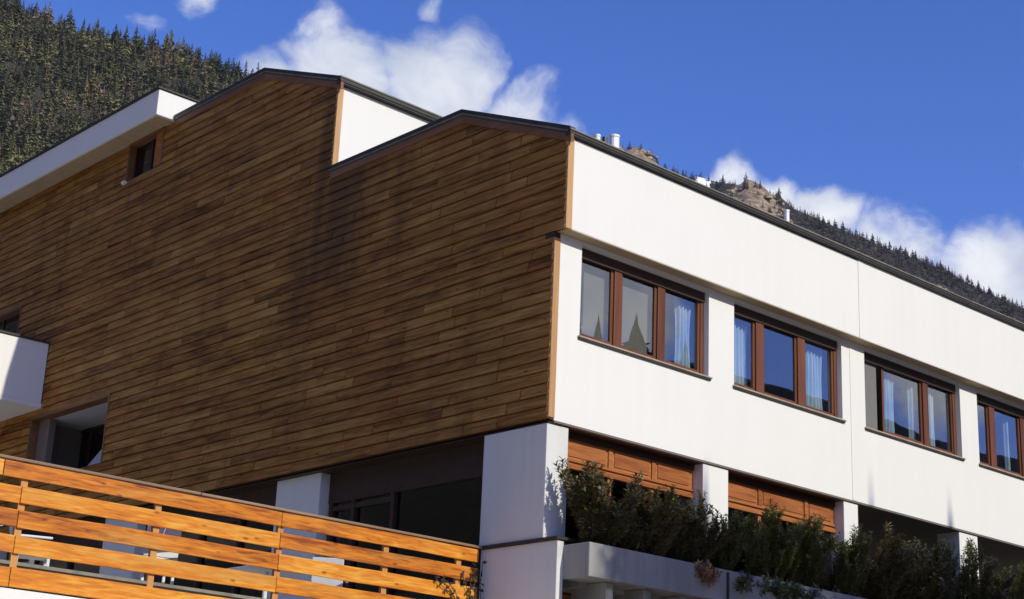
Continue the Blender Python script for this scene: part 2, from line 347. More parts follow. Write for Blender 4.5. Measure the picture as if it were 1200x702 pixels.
_ph = rng.uniform(0, 6.28, (40,)); _dr = rng.normal(0, 1, (40, 2)); _dr /= np.linalg.norm(_dr, axis=1)[:, None]
_fr = 2*np.pi/np.geomspace(14, 420, 40)
def tnoise(x, y):
    s = 0
    for i in range(40): s = s+np.sin((x*_dr[i, 0]+y*_dr[i, 1])*_fr[i]+_ph[i])/_fr[i]**.85*.030
    return s
def hgt(x, y):
    x = np.asarray(x, float); y = np.asarray(y, float)
    dx, dy = x-EYE[0], y-EYE[1]; r = np.hypot(dx, dy); a = np.degrees(np.arctan2(dx, dy))
    Rr = per(RD, a); zr = Rr*np.tan(np.radians(per(EL, a))); r0 = Rr*.5
    u = (r-r0)/(Rr-r0)
    z = np.where(u < 1, zr*np.clip(u, 0, 1)**1.12, zr-(u-1)*zr*.55)
    z = np.maximum(z, np.where(u < 1, 0, zr*.3))
    return GZ+z+tnoise(x, y)*np.clip(u*1.2, 0, 1)*np.clip(.25+np.abs(1-u)*6, 0, 1)*.6
def build_terrain():
    az = np.concatenate([np.arange(-20, 16, 1.5), np.arange(16, 66, .18), np.arange(66, 340, 1.5)])
    uu = np.concatenate([[0, .02, .05, .1, .3, .45], np.linspace(.5, 1.0, 110), np.linspace(1.006, 1.2, 14), [1.5, 1.9]])
    A, U = np.meshgrid(np.radians(az), uu, indexing='ij'); Rr = U*per(RD, np.degrees(A))
    X = EYE[0]+Rr*np.sin(A); Y = EYE[1]+Rr*np.cos(A); Z = hgt(X, Y)
    global HZ0, HZ1
    HZ0, HZ1 = float(Z.min())-1.0, float(Z.max())+30
    na, nr = X.shape; idx = np.arange(na*nr).reshape(na, nr)
    a = idx; b = np.roll(idx, -1, 0)
    q = np.stack([a[:, :-1], a[:, 1:], b[:, 1:], b[:, :-1]], -1).reshape(-1, 4)
    me = bpy.data.meshes.new('ground'); me.from_pydata(np.stack([X, Y, Z], -1).reshape(-1, 3).tolist(), [], q.tolist())
    ad = np.degrees(A); u = Rr/per(RD, ad)
    rock = np.maximum(np.exp(-((ad-50.9)/1.2)**2-((u-1)/.10)**2)*.95, np.exp(-((ad-46.4)/1.3)**2-((u-1)/.12)**2)*1.2)
    rock = np.maximum(rock, np.exp(-((ad-57.6)/.5)**2-((u-.955)/.02)**2)*.9)
    rock = np.maximum(rock, np.exp(-((ad-24.6)/.35)**2-((u-.86)/.010)**2)*1.3)
    rock = np.maximum(rock, np.where((ad > 44) & (ad < 70), .22, -.2))
    snow = np.exp(-((ad-48.95)/.34)**2-((u-1.0)/.05)**2)
    bounce_ground = np.clip((330-Rr)/60, 0, 1)  # pale unseen ground, spread wide to bounce warm light onto shaded walls
    for nm, arr in (('rock', rock), ('snow', snow), ('bounce_ground', bounce_ground)):
        at = me.attributes.new(nm, 'FLOAT', 'POINT'); at.data.foreach_set('value', arr.reshape(-1).astype(np.float32))
    me.materials.append(MATS['terrain']); me.update()
    for p in me.polygons: p.use_smooth = True
    tag(link('ground', me), kind='structure')
build_terrain()

# ------------------------------------------------------------------ the hotel
B = thing('hotel_building', (6, 8, GZ), 'white rendered hotel with dark timber clad gable wall and stepped roofs', 'building')
RX = 22.0                # far end of the street facade
ZS, ZB, ZT = 5.69, 8.61, 10.09
WD = .23                 # lower wall lies this far behind the upper band
WZ0, WZ1 = 7.05, 8.54
WIN = [(.56, 3.52), (4.16, 7.12), (7.80, 10.90), (11.50, 14.42), (15.1, 18.0)]
JX = 7.37
# upper band (two wall panels meeting at the movement joint)
MB().box(.09, JX-.003, 0, .30, ZB, ZT).build('upper_wall', 'stucco', B, .012)
MB().box(JX+.003, RX, -.004, .30, ZB-.01, ZT+.03).build('upper_wall', 'stucco', B, .012)
MB().box(JX-.012, JX+.14, -.008, -.0005, ZB, ZT+.028).build('joint_strip', 'stucco', B, .004)
def facade(x0, x1, y0, name):
    xs = sorted({x0, x1} | {v for w in WIN for v in w if x0 < v < x1}); zs = [ZS, WZ0, WZ1, ZB-.001]
    inwin = lambda x, z: any(a < x < b for a, b in WIN) and WZ0 < z < WZ1
    cells(xs, zs, lambda x, z: not inwin(x, z), lambda a, b, t: (a, t, b), y0, .52).build(name, 'stucco', B)
facade(.09, JX-.003, WD, 'facade_wall'); facade(JX+.003, RX, WD-.004, 'facade_wall')
MB().box(JX-.012, JX+.10, WD-.009, WD-.0005, ZS+.01, ZB-.01).build('joint_strip', 'stucco', B, .004)
# corner boards that close the cladding
MB().box(-.030, .094, -.012, .05, ZB-.005, ZT+.03).build('corner_board', 'trim', B, .006)
MB().box(-.030, .094, WD-.012, WD+.05, ZS+.03, ZB-.10).build('corner_board', 'trim', B, .006)
MB().box(-.030, .094, 6.188, 6.25, 11.33, 12.93).build('corner_board', 'trim', B, .006)
MB().box(-.03, .088, WD-.006, WD+.2, ZB-.10, ZB-.008).build('step_closer', 'frame_dark', B)
# soffit of the band and rooms behind
MB().box(.02, RX, .002, .52, ZB-.012, ZB-.002).build('band_soffit', 'soffit', B)
room = MB()
room.box(.2, RX, 4.6, 4.75, ZS, 8.7).box(.2, RX, .53, 4.6, 8.62, 8.72).box(.2, RX, .53, 4.6, ZS+.14, ZS+.20)
for x in (.2, 3.78, 7.4, 11.1, 14.7, 18.4): room.box(x, x+.1, .53, 4.6, ZS+.2, 8.62)
room.build('room_walls', 'interior', B)
MB().box(.10, RX, WD+.005, 12.0, ZS-.03, ZS+.13).build('floor_slab', 'loggia', B)

# windows of the street facade
YW = WD+.11
def street_window(i, x0, x1, cuts, skip=()):
    """cuts: mullion spans; skip: lights without a closed sash"""
    f = MB(); fr = .075; z0, z1 = WZ0+.035, WZ1
    f.box(x0, x1, YW, YW+.09, z1-.10, z1).box(x0, x0+fr, YW, YW+.09, z0, z1-.10).box(x1-fr, x1, YW, YW+.09, z0, z1-.10).box(x0+fr, x1-fr, YW, YW+.09, z0, z0+.06)
    w = f.build('window', 'frame', B, .006)
    MB().box(x0-.04, x1+.05, WD-.045, YW+.02, WZ0+.006, WZ0+.034).build('sill', 'sill_stone', w, .005)
    MB().box(x0-.03, x1+.04, WD-.03, WD-.001, WZ0-.022, WZ0+.0055).build('sill_drip', 'metal_dark', w, .004)
    MB().box(x0+.01, x1-.01, YW-.03, YW-.002, z1-.17, z1-.002).build('blind_box', 'frame_dark', w, .004)
    edges = [x0+fr]+[v for c in cuts for v in c]+[x1-fr]
    for a, b in cuts: MB().box(a, b, YW-.012, YW+.088, z0+.06, z1-.10).build('mullion', 'frame', w, .006)
    for k in range(0, len(edges), 2):
        a, b = edges[k], edges[k+1]
        if k//2 in skip: continue
        s = MB(); t = .05; za, zb = z0+.06, z1-.10
        s.box(a, b, YW+.02, YW+.07, za, za+t).box(a, b, YW+.02, YW+.07, zb-t, zb).box(a, a+t, YW+.02, YW+.07, za+t, zb-t).box(b-t, b, YW+.02, YW+.07, za+t, zb-t)
        s.build('sash', 'frame', w, .004)
        MB().quad((a+t, YW+.045, za+t), (b-t, YW+.045, za+t), (b-t, YW+.045, zb-t), (a+t, YW+.045, zb-t)).build('pane', 'glass', w)
    return w
w1 = street_window(0, *WIN[0], [(1.40, 1.56), (2.40, 2.56)])
w2 = street_window(1, *WIN[1], [(4.86, 5.06), (6.00, 6.20)])
w3 = street_window(2, *WIN[2], [(9.80, 9.97)], skip=(0,))
w4 = street_window(3, *WIN[3], [(12.10, 12.30), (13.26, 13.42)])
w5 = street_window(4, *WIN[4], [(15.8, 16.0), (16.9, 17.1)])
# first light of the third window stands open: only the blind, a dark gap, then the closed sash beside it
s = MB(); a, b, za, zb, t = 8.52, 9.80, WZ0+.095, WZ1-.10, .055
s.box(a, b, YW+.02, YW+.07, za, za+t).box(a, b, YW+.02, YW+.07, zb-t, zb).box(a, a+t, YW+.02, YW+.07, za+t, zb-t).box(b-t, b, YW+.02, YW+.07, za+t, zb-t)
s.build('sash', 'frame', w3, .004)
MB().quad((a+t, YW+.045, za+t), (b-t, YW+.045, za+t), (b-t, YW+.045, zb-t), (a+t, YW+.045, zb-t)).build('pane', 'glass', w3)
MB().box(7.90, 8.36, YW+.03, YW+.045, za, zb).build('roller_blind', 'blind', w3)
MB().box(.64, 1.40, YW+.16, YW+.175, WZ0+.05, WZ1-.08).build('roller_blind', 'blind', w1)
MB().box(1.56, 2.42, YW+.16, YW+.175, WZ0+.05, WZ1-.08).build('roller_blind', 'blind', w1)  # grey sheet added to lighten the middle pane behind the reflected spruce
MB().box(.80, .825, YW+.10, YW+.14, WZ0+.3, WZ1-.25).build('sash_rod', 'black', w1)

# roofs
rf = MB()
rf.prism([(-.06, -.07, 10.165), (-.06, 2.53, 11.255), (-.06, 2.53, 11.195), (-.06, -.07, 10.105)], (RX+.2, 0, 0))
rf.prism([(-.06, 2.53, 11.255), (-.06, 6.22, 11.255), (-.06, 6.22, 11.195), (-.06, 2.53, 11.195)], (RX+.2, 0, 0))
roof = rf.build('roof', 'roofing', B)
MB().prism([(-.075, -.085, 10.175), (-.075, -.085, 10.125), (-.075, .01, 10.095), (-.075, .01, 10.16)], (RX+.1, 0, 0)).build('eaves_flashing', 'metal_dark', roof)
MB().prism([(-.08, -.10, 10.195), (-.08, -.10, 10.172), (-.08, -.05, 10.178), (-.08, -.05, 10.200)], (RX+.1, 0, 0)).build('eaves_lip', 'metal_lip', roof)
def verge(pts, name='verge_flashing'):
    for (ya, za), (yb, zb) in zip(pts, pts[1:]):
        MB().prism([(-.085, ya, za+.045), (-.085, yb, zb+.045), (-.085, yb, zb-.02), (-.085, ya, za-.02)], (.12, 0, 0)).build(name, 'metal_dark', roof)
        MB().prism([(-.075, ya, za-.02), (-.075, yb, zb-.02), (-.075, yb, zb-.05), (-.075, ya, za-.05)], (.10, 0, 0)).build('verge_lip', 'metal_lip', roof)
        MB().prism([(-.055, ya, za-.05), (-.055, yb, zb-.05), (-.055, yb, zb-.20), (-.055, ya, za-.20)], (.06, 0, 0)).build('fascia_board', 'fascia', roof)
verge([(-.08, 10.185), (2.53, 11.27), (6.2, 11.27)])
# upper storey set back
MB().box(.09, RX, 6.2, 6.5, 11.262, 12.96).build('upper_wall', 'stucco', B, .01)
rf = MB()
rf.prism([(-.06, 6.10, 13.03), (-.06, 8.72, 14.075), (-.06, 8.72, 14.015), (-.06, 6.10, 12.97)], (RX+.2, 0, 0))
rf.prism([(-.06, 8.72, 14.075), (-.06, 12.12, 14.075), (-.06, 12.12, 14.015), (-.06, 8.72, 14.015)], (RX+.2, 0, 0))
roof2 = rf.build('roof', 'roofing', B); roof = roof2
MB().prism([(-.075, 6.08, 13.08), (-.075, 6.08, 13.0), (-.075, 6.20, 12.96), (-.075, 6.20, 13.04)], (RX+.1, 0, 0)).build('eaves_flashing', 'metal_dark', roof2)
MB().prism([(-.08, 6.065, 13.10), (-.08, 6.065, 13.072), (-.08, 6.12, 13.075), (-.08, 6.12, 13.105)], (RX+.1, 0, 0)).build('eaves_lip', 'metal_lip', roof2)
verge([(6.09, 13.05), (8.72, 14.09), (12.1, 14.09)])
# flat roof slab jutting over the rear wing
sl = MB().box(-.49, RX, 12.12, 26, 14.03, 14.62).build('roof_slab', 'stucco', B, .015)
MB().box(-.53, RX, 12.08, 26.04, 14.625, 14.66).build('roof_edging', 'metal_dark', sl)
MB().box(-.44, .0, 12.2, 26, 14.02, 14.028).build('slab_soffit', 'soffit', sl)

# timber wall
H0, BH = 5.71, .1815
def ystart(z):
    if z < H0+16*BH-.001: return WD
    if z < 10.16: return 0.0
    if z < 11.20: return (z-10.16)/(11.20-10.16)*2.5
    if z < 12.98: return 6.2
    return 6.2+min(1, (z-12.98)/(14.03-12.98))*2.5
ZTOP = H0+46*BH-.02
OPEN = [(13.50, 17.0, H0+6*BH, H0+14*BH), (12.50, 14.0, H0+41*BH, ZTOP), (18.3, 21.5, H0+17*BH, H0+30*BH)]
ys = sorted({WD, 6.2, 2.5, 26.} | {v for o in OPEN for v in o[:2]}); zs = sorted({ZS, 10.1, 11.2, 12.9, 14.0, H0+16*BH} | {v for o in OPEN for v in o[2:]})
def solid(y, z):
    if any(a < y < b and c < z < d for a, b, c, d in OPEN): return False
    if z > 12.9: return y > 8.7 or y > 6.2 and z < 12.95
    if z > 11.2: return y > 6.2
    if z > 10.1: return y > 2.5
    return True
zs = sorted(set(zs) | {14.0}); ys = sorted(set(ys) | {8.7})
cl = cells(ys, zs, solid, lambda a, b, t: (t, a, b), .0, .087)
cl.prism([(.0, .13, 10.10), (.0, 2.5, 10.10), (.0, 2.5, 11.18)], (.088, 0, 0)).prism([(.0, 6.33, 12.9), (.0, 8.7, 12.9), (.0, 8.7, 13.98)], (.088, 0, 0))
cl.box(0, .088, .06, WD, 8.64, 10.10)
clad = cl.build('timber_wall', 'frame_dark', B)
boards = []
for r in range(46):
    z0 = H0+r*BH; z1 = z0+BH-.020
    if r == 45: z1 -= .03
    zc = (z0+z1)/2
    segs = [(ystart(zc), 25.0)]
    for a, b, c, d in OPEN:
        if c-.01 < zc < d+.01:
            segs = [s2 for s in segs for s2 in ((s[0], min(s[1], a)), (max(s[0], b), s[1])) if s2[1]-s2[0] > .05]
    for sa, sb in segs:
        y = sa; first = True
        while y < sb-.05:
            L = random.choice([.9, 1.3, 1.7, 2.1, 2.6, 3.2])*random.uniform(.85, 1.15)
            if first: L *= random.uniform(.3, 1)
            e = y+L
            if sb-e < .35: e = sb
            ya0 = ystart(z0+.004) if first and y == ystart(zc) else y
            ya1 = ystart(z1) if first and y == ystart(zc) else y
            if e > max(ya0, ya1)+.03: boards.append((ya0+.008, ya1+.008, e-.010, z0, z1))
            y = e; first = False
def board_geo(mb, b):
    ya0, ya1, e, z0, z1 = b
    p0 = -.040-random.uniform(0, .010); p1 = -.016-random.uniform(0, .006); w = random.uniform(-.004, .004); u = random.uniform(-.003, .003)
    mb.hexa([(p0, ya0, z0+u), (.002, ya0, z0+u), (.002, e, z0-u), (p0+w, e, z0-u)], [(p1, ya1, z1), (.002, ya1, z1), (.002, e, z1), (p1+w, e, z1)])
def scr(b):
    P = np.array([(0, (b[0]+b[2])/2, b[3])]); x, y, w = proj(P[0])
    if not (-30 < x < 720 and y < 690): return 0
    return (b[2]-b[0])*(b[4]-b[3])/w**2*(16/(16+b[0]))
boards.sort(key=scr, reverse=True)
for b in boards[:300]:
    mb = MB(); board_geo(mb, b); mb.build('board', 'clad', clad)
mb = MB()
for b in boards[300:]: board_geo(mb, b)
tag(mb.build('far_boards', 'clad', clad), kind='stuff')
# loggia and window openings of the timber wall
def recess(y0, y1, z0, z1, depth, name, glass_at=None):
    g = MB(); t = .03
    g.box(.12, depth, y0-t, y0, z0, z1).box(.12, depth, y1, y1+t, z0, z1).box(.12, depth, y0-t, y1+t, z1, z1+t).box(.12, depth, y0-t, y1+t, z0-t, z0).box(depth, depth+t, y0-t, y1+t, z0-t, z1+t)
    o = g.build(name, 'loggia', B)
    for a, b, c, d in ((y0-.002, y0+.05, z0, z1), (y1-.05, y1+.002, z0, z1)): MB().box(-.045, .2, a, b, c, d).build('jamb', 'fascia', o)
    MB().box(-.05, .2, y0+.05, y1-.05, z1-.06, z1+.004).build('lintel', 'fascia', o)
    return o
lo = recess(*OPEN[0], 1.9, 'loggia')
y0, y1, z0, z1 = OPEN[0]
f = MB().box(1.2, 1.27, y0, y1, z1-.1, z1).box(1.2, 1.27, y1-.5, y1-.42, z0, z1-.1).box(1.2, 1.27, y0+1.5, y0+1.58, z0, z1-.1).build('window_frame', 'frame_dark', lo)
MB().quad((1.235, y1, z0), (1.235, y0, z0), (1.235, y0, z1-.1), (1.235, y1, z1-.1)).build('pane', 'glass_dark', lo)
MB().box(.21, 1.19, y0+.01, y1-.01, z1-.05, z1-.015).build('ceiling_panel', 'canvas', lo)
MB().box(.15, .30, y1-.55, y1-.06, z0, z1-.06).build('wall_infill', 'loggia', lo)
sw = recess(*OPEN[1], .55, 'window_recess')
y0, y1, z0, z1 = OPEN[1]
MB().box(.12, .17, y0, y0+.06, z0, z1).box(.12, .17, y1-.06, y1, z0, z1).box(.12, .17, y0+.72, y0+.80, z0, z1).box(.12, .17, y0+.06, y1-.06, z0, z0+.06).build('window_frame', 'frame_dark', sw)
MB().quad((.145, y1, z0), (.145, y0, z0), (.145, y0, z1), (.145, y1, z1)).build('pane', 'glass_dark', sw)
MB().box(.02, .06, y0+.06, y0+.44, z0+.04, z1-.06).build('sunlit_patch', 'panel', sw)  # orange panel standing in for a patch of sunlight in the recess
MB().box(-.10, .0, y1-.06, y1+.06, z0-.08, z0-.02).build('lamp_cap', 'plastic_white', sw)
bd = recess(*OPEN[2], .7, 'balcony_door')
y0, y1, z0, z1 = OPEN[2]
MB().quad((.145, y1, z0), (.145, y0, z0), (.145, y0, z1), (.145, y1, z1)).build('pane', 'glass_dark', bd)
MB().box(.12, .17, y0, y0+.08, z0, z1).box(.12, .17, y0+1.2, y0+1.3, z0, z1).build('door_frame', 'frame_dark', bd)

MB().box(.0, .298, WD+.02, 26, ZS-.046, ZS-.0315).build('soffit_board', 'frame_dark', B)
# balcony on the timber wall
bl = MB().box(-2.3, -.002, 16.60, 22, 8.42, 8.52).build('balcony', 'stucco', B)
MB().box(-2.3, -.05, 16.60, 16.74, 8.521, 9.90).build('parapet', 'stucco', bl, .01)
MB().box(-2.3, -2.16, 16.741, 22, 8.521, 9.90).build('parapet', 'stucco', bl, .01)
MB().box(-2.34, -.045, 16.56, 16.78, 9.903, 9.945).build('coping', 'metal_dark', bl)

# ground storey of the timber side, columns, glazing
for x0, x1, y0, y1, nm in ((.0, .44, WD+.04, 1.65, 'corner_column'),):
    MB().box(x0, x1, y0, y1, 3.95, ZS-.048).build(nm, 'stucco_pier', B, .012)
MB().box(-.03, .44, 1.80-.32, 1.80-.32+.001, 3.9, 3.91)
pier = MB().box(-.0, .13, -.03, 1.60, GZ, 3.90).build('lower_pier', 'stucco_pier', B, .012)
MB().box(-.04, .47, -.06, 1.64, 3.905, 3.947).build('pier_cap', 'metal_dark', pier)
for y0, y1 in ((5.95, 7.25), (12.0, 13.3), (18.0, 19.3)): MB().box(.10, .5, y0, y1, 2.70, ZS-.048).build('column', 'stucco_pier', B, .012)
gl = MB().box(.30, .40, 1.66, 26, 5.12, ZS-.032).build('glazing', 'frame_dark', B)
for y in (1.68, 4.12, 5.18, 5.80, 7.3, 8.6, 9.9, 11.2, 13.4, 15, 16.6): MB().box(.28, .42, y, y+.09, 2.75, 5.118).build('mullion', 'frame_dark', gl)
MB().box(.29, .41, 4.22, 5.8, 4.98, 5.06).build('transom', 'frame_dark', gl)
for y, e in ((1.78, 4.11), (4.22, 5.17), (5.28, 5.79), (7.40, 8.59), (8.70, 9.89), (10.0, 11.19), (11.3, 13.39), (13.5, 14.9), (15.1, 16.5)):
    MB().quad((.35, e, 2.75), (.35, y, 2.75), (.35, y, 5.118), (.35, e, 5.118)).build('pane', 'glass_dark', gl)
MB().box(.45, 8, 5.0, 5.1, 2.7, ZS-.04).box(4.5, 4.6, 1.7, 26, 2.7, ZS-.04).build('inner_wall', 'frame_dark', B)
MB().box(.05, RX, 1.62, 26, 2.44, 2.68).build('floor_slab', 'floor', B)

# ground storey of the street side: columns, wooden fronts in two bays, open loggia beyond
COLS = [(3.44, 4.06), (7.15, 7.56), (10.74, 11.36), (14.4, 15.02), (18.0, 18.6)]
for a, b in COLS: MB().box(a, b, WD+.035, .75, 3.55, ZS-.032).build('column', 'stucco', B, .01)
def front(x0, x1, stiles, zb):
    w = MB().box(x0, x1, .475, .53, zb, ZS-.033).build('shop_front', 'panel', B)
    MB().box(x0, x1, .44, .474, ZS-.135, ZS-.047).build('shadow_strip', 'frame_dark', w, .004)  # dark strip standing in for the slab's shadow on the panel
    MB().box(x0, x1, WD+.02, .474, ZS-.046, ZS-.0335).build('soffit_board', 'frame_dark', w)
    MB().box(x0, x1, .435, .474, zb, zb+.07).build('rail', 'panel', w, .006)
    MB().box(x0, x1, .445, .474, zb+.11, zb+.145).build('rail', 'panel', w, .005)
    for a in stiles:
        MB().box(a-.045, a+.045, .452, .474, zb+.146, ZS-.136).build('stile', 'panel', w, .004)
        MB().box(a-.04, a+.04, .47, .54, 3.55, zb-.001).build('mullion', 'panel', w, .004)
    st = [x0]+stiles+[x1]
    for a, b in zip(st, st[1:]):
        MB().quad((a+.04, .51, 3.6), (b-.04, .51, 3.6), (b-.04, .51, zb), (a+.04, .51, zb)).build('pane', 'glass_dark', w)
        MB().box(a+.10, b-.10, .462, .4745, zb+.19, ZS-.18).build('panel_field', 'panel', w, .005)
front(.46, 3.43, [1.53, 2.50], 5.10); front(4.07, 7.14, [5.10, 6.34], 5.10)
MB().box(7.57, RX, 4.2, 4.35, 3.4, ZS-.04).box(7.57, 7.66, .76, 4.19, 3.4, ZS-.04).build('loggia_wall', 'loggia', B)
MB().box(.47, RX, .0, 4.6, 3.30, 3.48).build('floor_slab', 'concrete', B)
lf = MB().box(.47, RX, .62, .74, GZ, 3.29).build('base_wall', 'panel', B)
for k in range(12):
    x = .55+k*1.15
    MB().box(x, x+.85, .585, .615, 2.55, 3.27).build('wood_panel', 'panel', lf, .005)
# planter trough carried on short consoles
pl = MB().box(.12, 7.20, -.55, -.48, 3.36, 3.84).box(.12, .19, -.4795, -.002, 3.36, 3.84).box(.191, 7.20, -.4795, -.002, 3.36, 3.42).build('planter_trough', 'concrete', B, .012)
pl2 = MB().box(7.23, RX, -.55, -.48, 3.36, 3.83).box(7.23, RX, -.4795, -.002, 3.36, 3.42).build('planter_trough', 'concrete', B, .012)
MB().box(.195, RX, -.475, -.003, 3.425, 3.74).build('planting_soil', 'soil', pl)
for k in range(9):
    x = .62+k*.78
    MB().box(x, x+.15, -.40, .30, 2.3, 3.355).build('console', 'concrete', pl, .01)
MB().box(3.05, 3.09, -.575, -.551, 2.6, 3.80).build('drain_pipe', 'metal_dark', pl)

# terrace
MB().box(-16, -.01, 1.62, 26, 2.44, 2.70).build('terrace_slab', 'floor', B)
MB().box(-16, -.03, 1.40, 1.615, GZ, 2.385).build('terrace_wall', 'stucco', B)
MB().box(-16, -.01, 1.565, 1.615, 2.685, 2.725).build('terrace_edge', 'metal_lip', B)

# ------------------------------------------------------------------ terrace railing
rl = thing('terrace_railing', (-5, 1.58, 2.44), 'orange varnished wooden railing of wide horizontal planks round the terrace', 'railing')
ROWS = [(3.695, 3.885), (3.403, 3.605), (3.118, 3.325), (2.818, 3.025), (2.42, 2.65)]
POSTS = [-.45, -1.80, -3.60, -5.47, -7.30, -9.1, -10.9, -12.7]
for r, (z0, z1) in enumerate(ROWS):
    js = [-.10, -3.62, -7.34 if r else -7.60, -11.0, -14.5]
    for a, b in zip(js, js[1:]):
        mb = MB(); xs = np.linspace(a-.004, b+.004, 7); w = [random.uniform(-.006, .006) for _ in xs]; y = 1.525+random.uniform(-.004, .004)
        for k in range(6):
            mb.hexa([(xs[k+1], y, z0+w[k+1]), (xs[k], y, z0+w[k]), (xs[k], y+.032, z0+w[k]), (xs[k+1], y+.032, z0+w[k+1])],
                    [(xs[k+1], y, z1+w[k+1]), (xs[k], y, z1+w[k]), (xs[k], y+.032, z1+w[k]), (xs[k+1], y+.032, z1+w[k+1])])
        # one closed plank: drop the inner faces
        v = mb.v; f = []
        for k in range(6):
            o = 8*k; f += [(o+3, o+2, o+1, o), (o+4, o+5, o+6, o+7), (o, o+1, o+5, o+4), (o+2, o+3, o+7, o+6)]
        f += [(1, 2, 6, 5), (8*5+3, 8*5, 8*5+4, 8*5+7)]
        me = bpy.data.meshes.new('plank'); me.from_pydata(v, [], f)
        import bmesh
        bm = bmesh.new(); bm.from_mesh(me); bmesh.ops.remove_doubles(bm, verts=bm.verts, dist=.0005); bmesh.ops.recalc_face_normals(bm, faces=bm.faces); bm.to_mesh(me); bm.free()
        me.materials.append(MATS['rail']); link('plank', me, rl, .006)
for x in POSTS: MB().box(x-.045, x+.045, 1.560, 1.615, 2.45, 3.895).build('post', 'post', rl, .005)
for a, b in ((-.06, -4.9), (-4.91, -9.9), (-9.91, -14.5)): MB().box(b, a, 1.50, 1.64, 3.90, 3.935).build('handrail', 'handrail', rl, .006)

# ------------------------------------------------------------------ curtains (hang behind the panes)
def curtain(x0, x1, z0, z1, folds, label, taper=0., y=WD+.30):
    mb = MB(); nx, nz = folds*8, 6
    for j in range(nz+1):
        u = j/nz; z = z0+(z1-z0)*u
        for i in range(nx+1):
            s = i/nx; pinch = taper*math.sin(math.pi*(1-u))
            x = x0+(x1-x0)*(s*(1-pinch)+pinch*.5)
            mb.v.append((x, y+.035*math.sin(s*folds*2*math.pi+.4*u)+.012*math.sin(7*s+3*u), z))
    for j in range(nz):
        for i in range(nx): a = j*(nx+1)+i; mb.f.append((a, a+1, a+nx+2, a+nx+1))
    o = mb.build('curtain', 'curtain', None, 0, True)
    sm = o.modifiers.new('thickness', 'SOLIDIFY'); sm.thickness = .004
    return tag(o, label, 'curtain', 'pale blue curtains in the upper windows')
curtain(3.02, 3.42, WZ0+.02, WZ1-.12, 4, 'pale blue curtain in the right light of the window next to the timber corner', .25)
curtain(4.32, 4.86, WZ0+.02, WZ1-.12, 5, 'pale blue curtain in the first light of the window whose three lights are all shut', .1)
curtain(6.42, 6.95, WZ0+.02, WZ1-.12, 5, 'pale blue curtain in the last light of the window with two matching curtains', .15)
curtain(8.78, 9.12, WZ0+.02, WZ1-.12, 4, 'pale blue curtain just beside the opened sash of the half open window', .1)
curtain(9.62, 9.80, WZ0+.02, WZ1-.12, 2, 'narrow pale curtain in the middle of the half open window', .1)
curtain(10.22, 10.44, WZ0+.02, WZ1-.12, 2, 'narrow pale curtain in the last light of the half open window', .1)
curtain(11.72, 11.86, WZ0+.02, WZ1-.12, 2, 'thin pale curtain in first light of the farthest visible window', .1)
curtain(12.98, 13.10, WZ0+.02, WZ1-.12, 2, 'thin pale curtain in middle light of the farthest visible window', .1)

# ------------------------------------------------------------------ roof vents
def vent(x, y, z0, z1, r, label, cap=True):
    t = thing('roof_vent_pipe', (x, y, z0), label, 'vent pipe', 'white vent pipes on the roof')
    MB().tube([(x, y, z0), (x, y, z1)], r, 14).build('pipe', 'galvanized', t, 0, False)
    if cap: MB().tube([(x, y, z1), (x, y, z1+.04)], r*1.12, 14).build('cap', 'galvanized', t)
    MB().tube([(x, y, z0-.01), (x, y, z0+.06)], r*1.6, 14).build('collar', 'metal_dark', t)
vent(4.23, 3.2, 11.26, 12.41, .10, 'tall white vent pipe on the roof near the gable, with a smaller pipe beside it')
vent(3.78, 3.2, 11.26, 12.28, .06, 'short white vent pipe on the roof between the gable peak and the tall pipe')
vent(9.41, 3.2, 11.26, 12.44, .055, 'white vent pipe on the roof beyond the movement joint, standing alone')
o = MB().tube([(3.98, 3.2, 11.26), (3.98, 3.2, 12.30)], .03, 8).tube([(3.98, 3.2, 12.16), (3.98, 3.2, 12.34)], .05, 8).build('roof_rod', 'black')
tag(o, 'thin black rod on the roof between two white vent pipes', 'antenna')
t = thing('roof_hood', (.6, 13.9, 14.66), 'black hooded vent on the flat white roof slab beneath the forest', 'vent')
MB().prism([(-.1, 13.4, 14.662), (-.1, 14.6, 14.662), (-.1, 14.4, 15.02), (-.1, 13.75, 15.10), (-.1, 13.45, 14.95)], (.7, 0, 0)).build('hood', 'black', t, .03)
MB().box(-.14, -.101, 13.55, 13.75, 14.67, 14.80).build('flap', 'plastic_white', t)

# dry climber on the end of the railing
def climber():
    rd = random.Random(3); t = thing('dry_climber', (-.4, 1.5, 2.5), 'dark withered climber twisting over the railing end beside the white pier', 'plant')
    st = MB(); V = []; Fc = []
    for k in range(6):
        p = Vector((-.14-rd.random()*.22, 1.50, 2.5+rd.random()*.3)); pts = [p]; d = Vector((rd.uniform(-.3, .3), 0, 1))
        for i in range(8):
            d = (d+Vector((rd.uniform(-.6, .6), 0, rd.uniform(-.2, .3)))).normalized(); q = pts[-1]+d*rd.uniform(.09, .16); q.y = 1.505+rd.uniform(-.03, .0); q.x = min(q.x, -.06); q.z = min(q.z, 3.8); pts.append(q)
            for j in range(3): leaf(V, Fc, q, Vector((rd.uniform(-1, 1), -.5, rd.uniform(-1, 1))).normalized(), Vector((0, -1, .3)).normalized(), rd.uniform(.05, .09), .04)
        st.tube(pts, .006, 4, False)
    st.build('stems', 'bark', t); me = bpy.data.meshes.new('foliage'); me.from_pydata(V, [], Fc); me.materials.append(MATS['soil']); tag(link('foliage', me, t), kind='stuff')
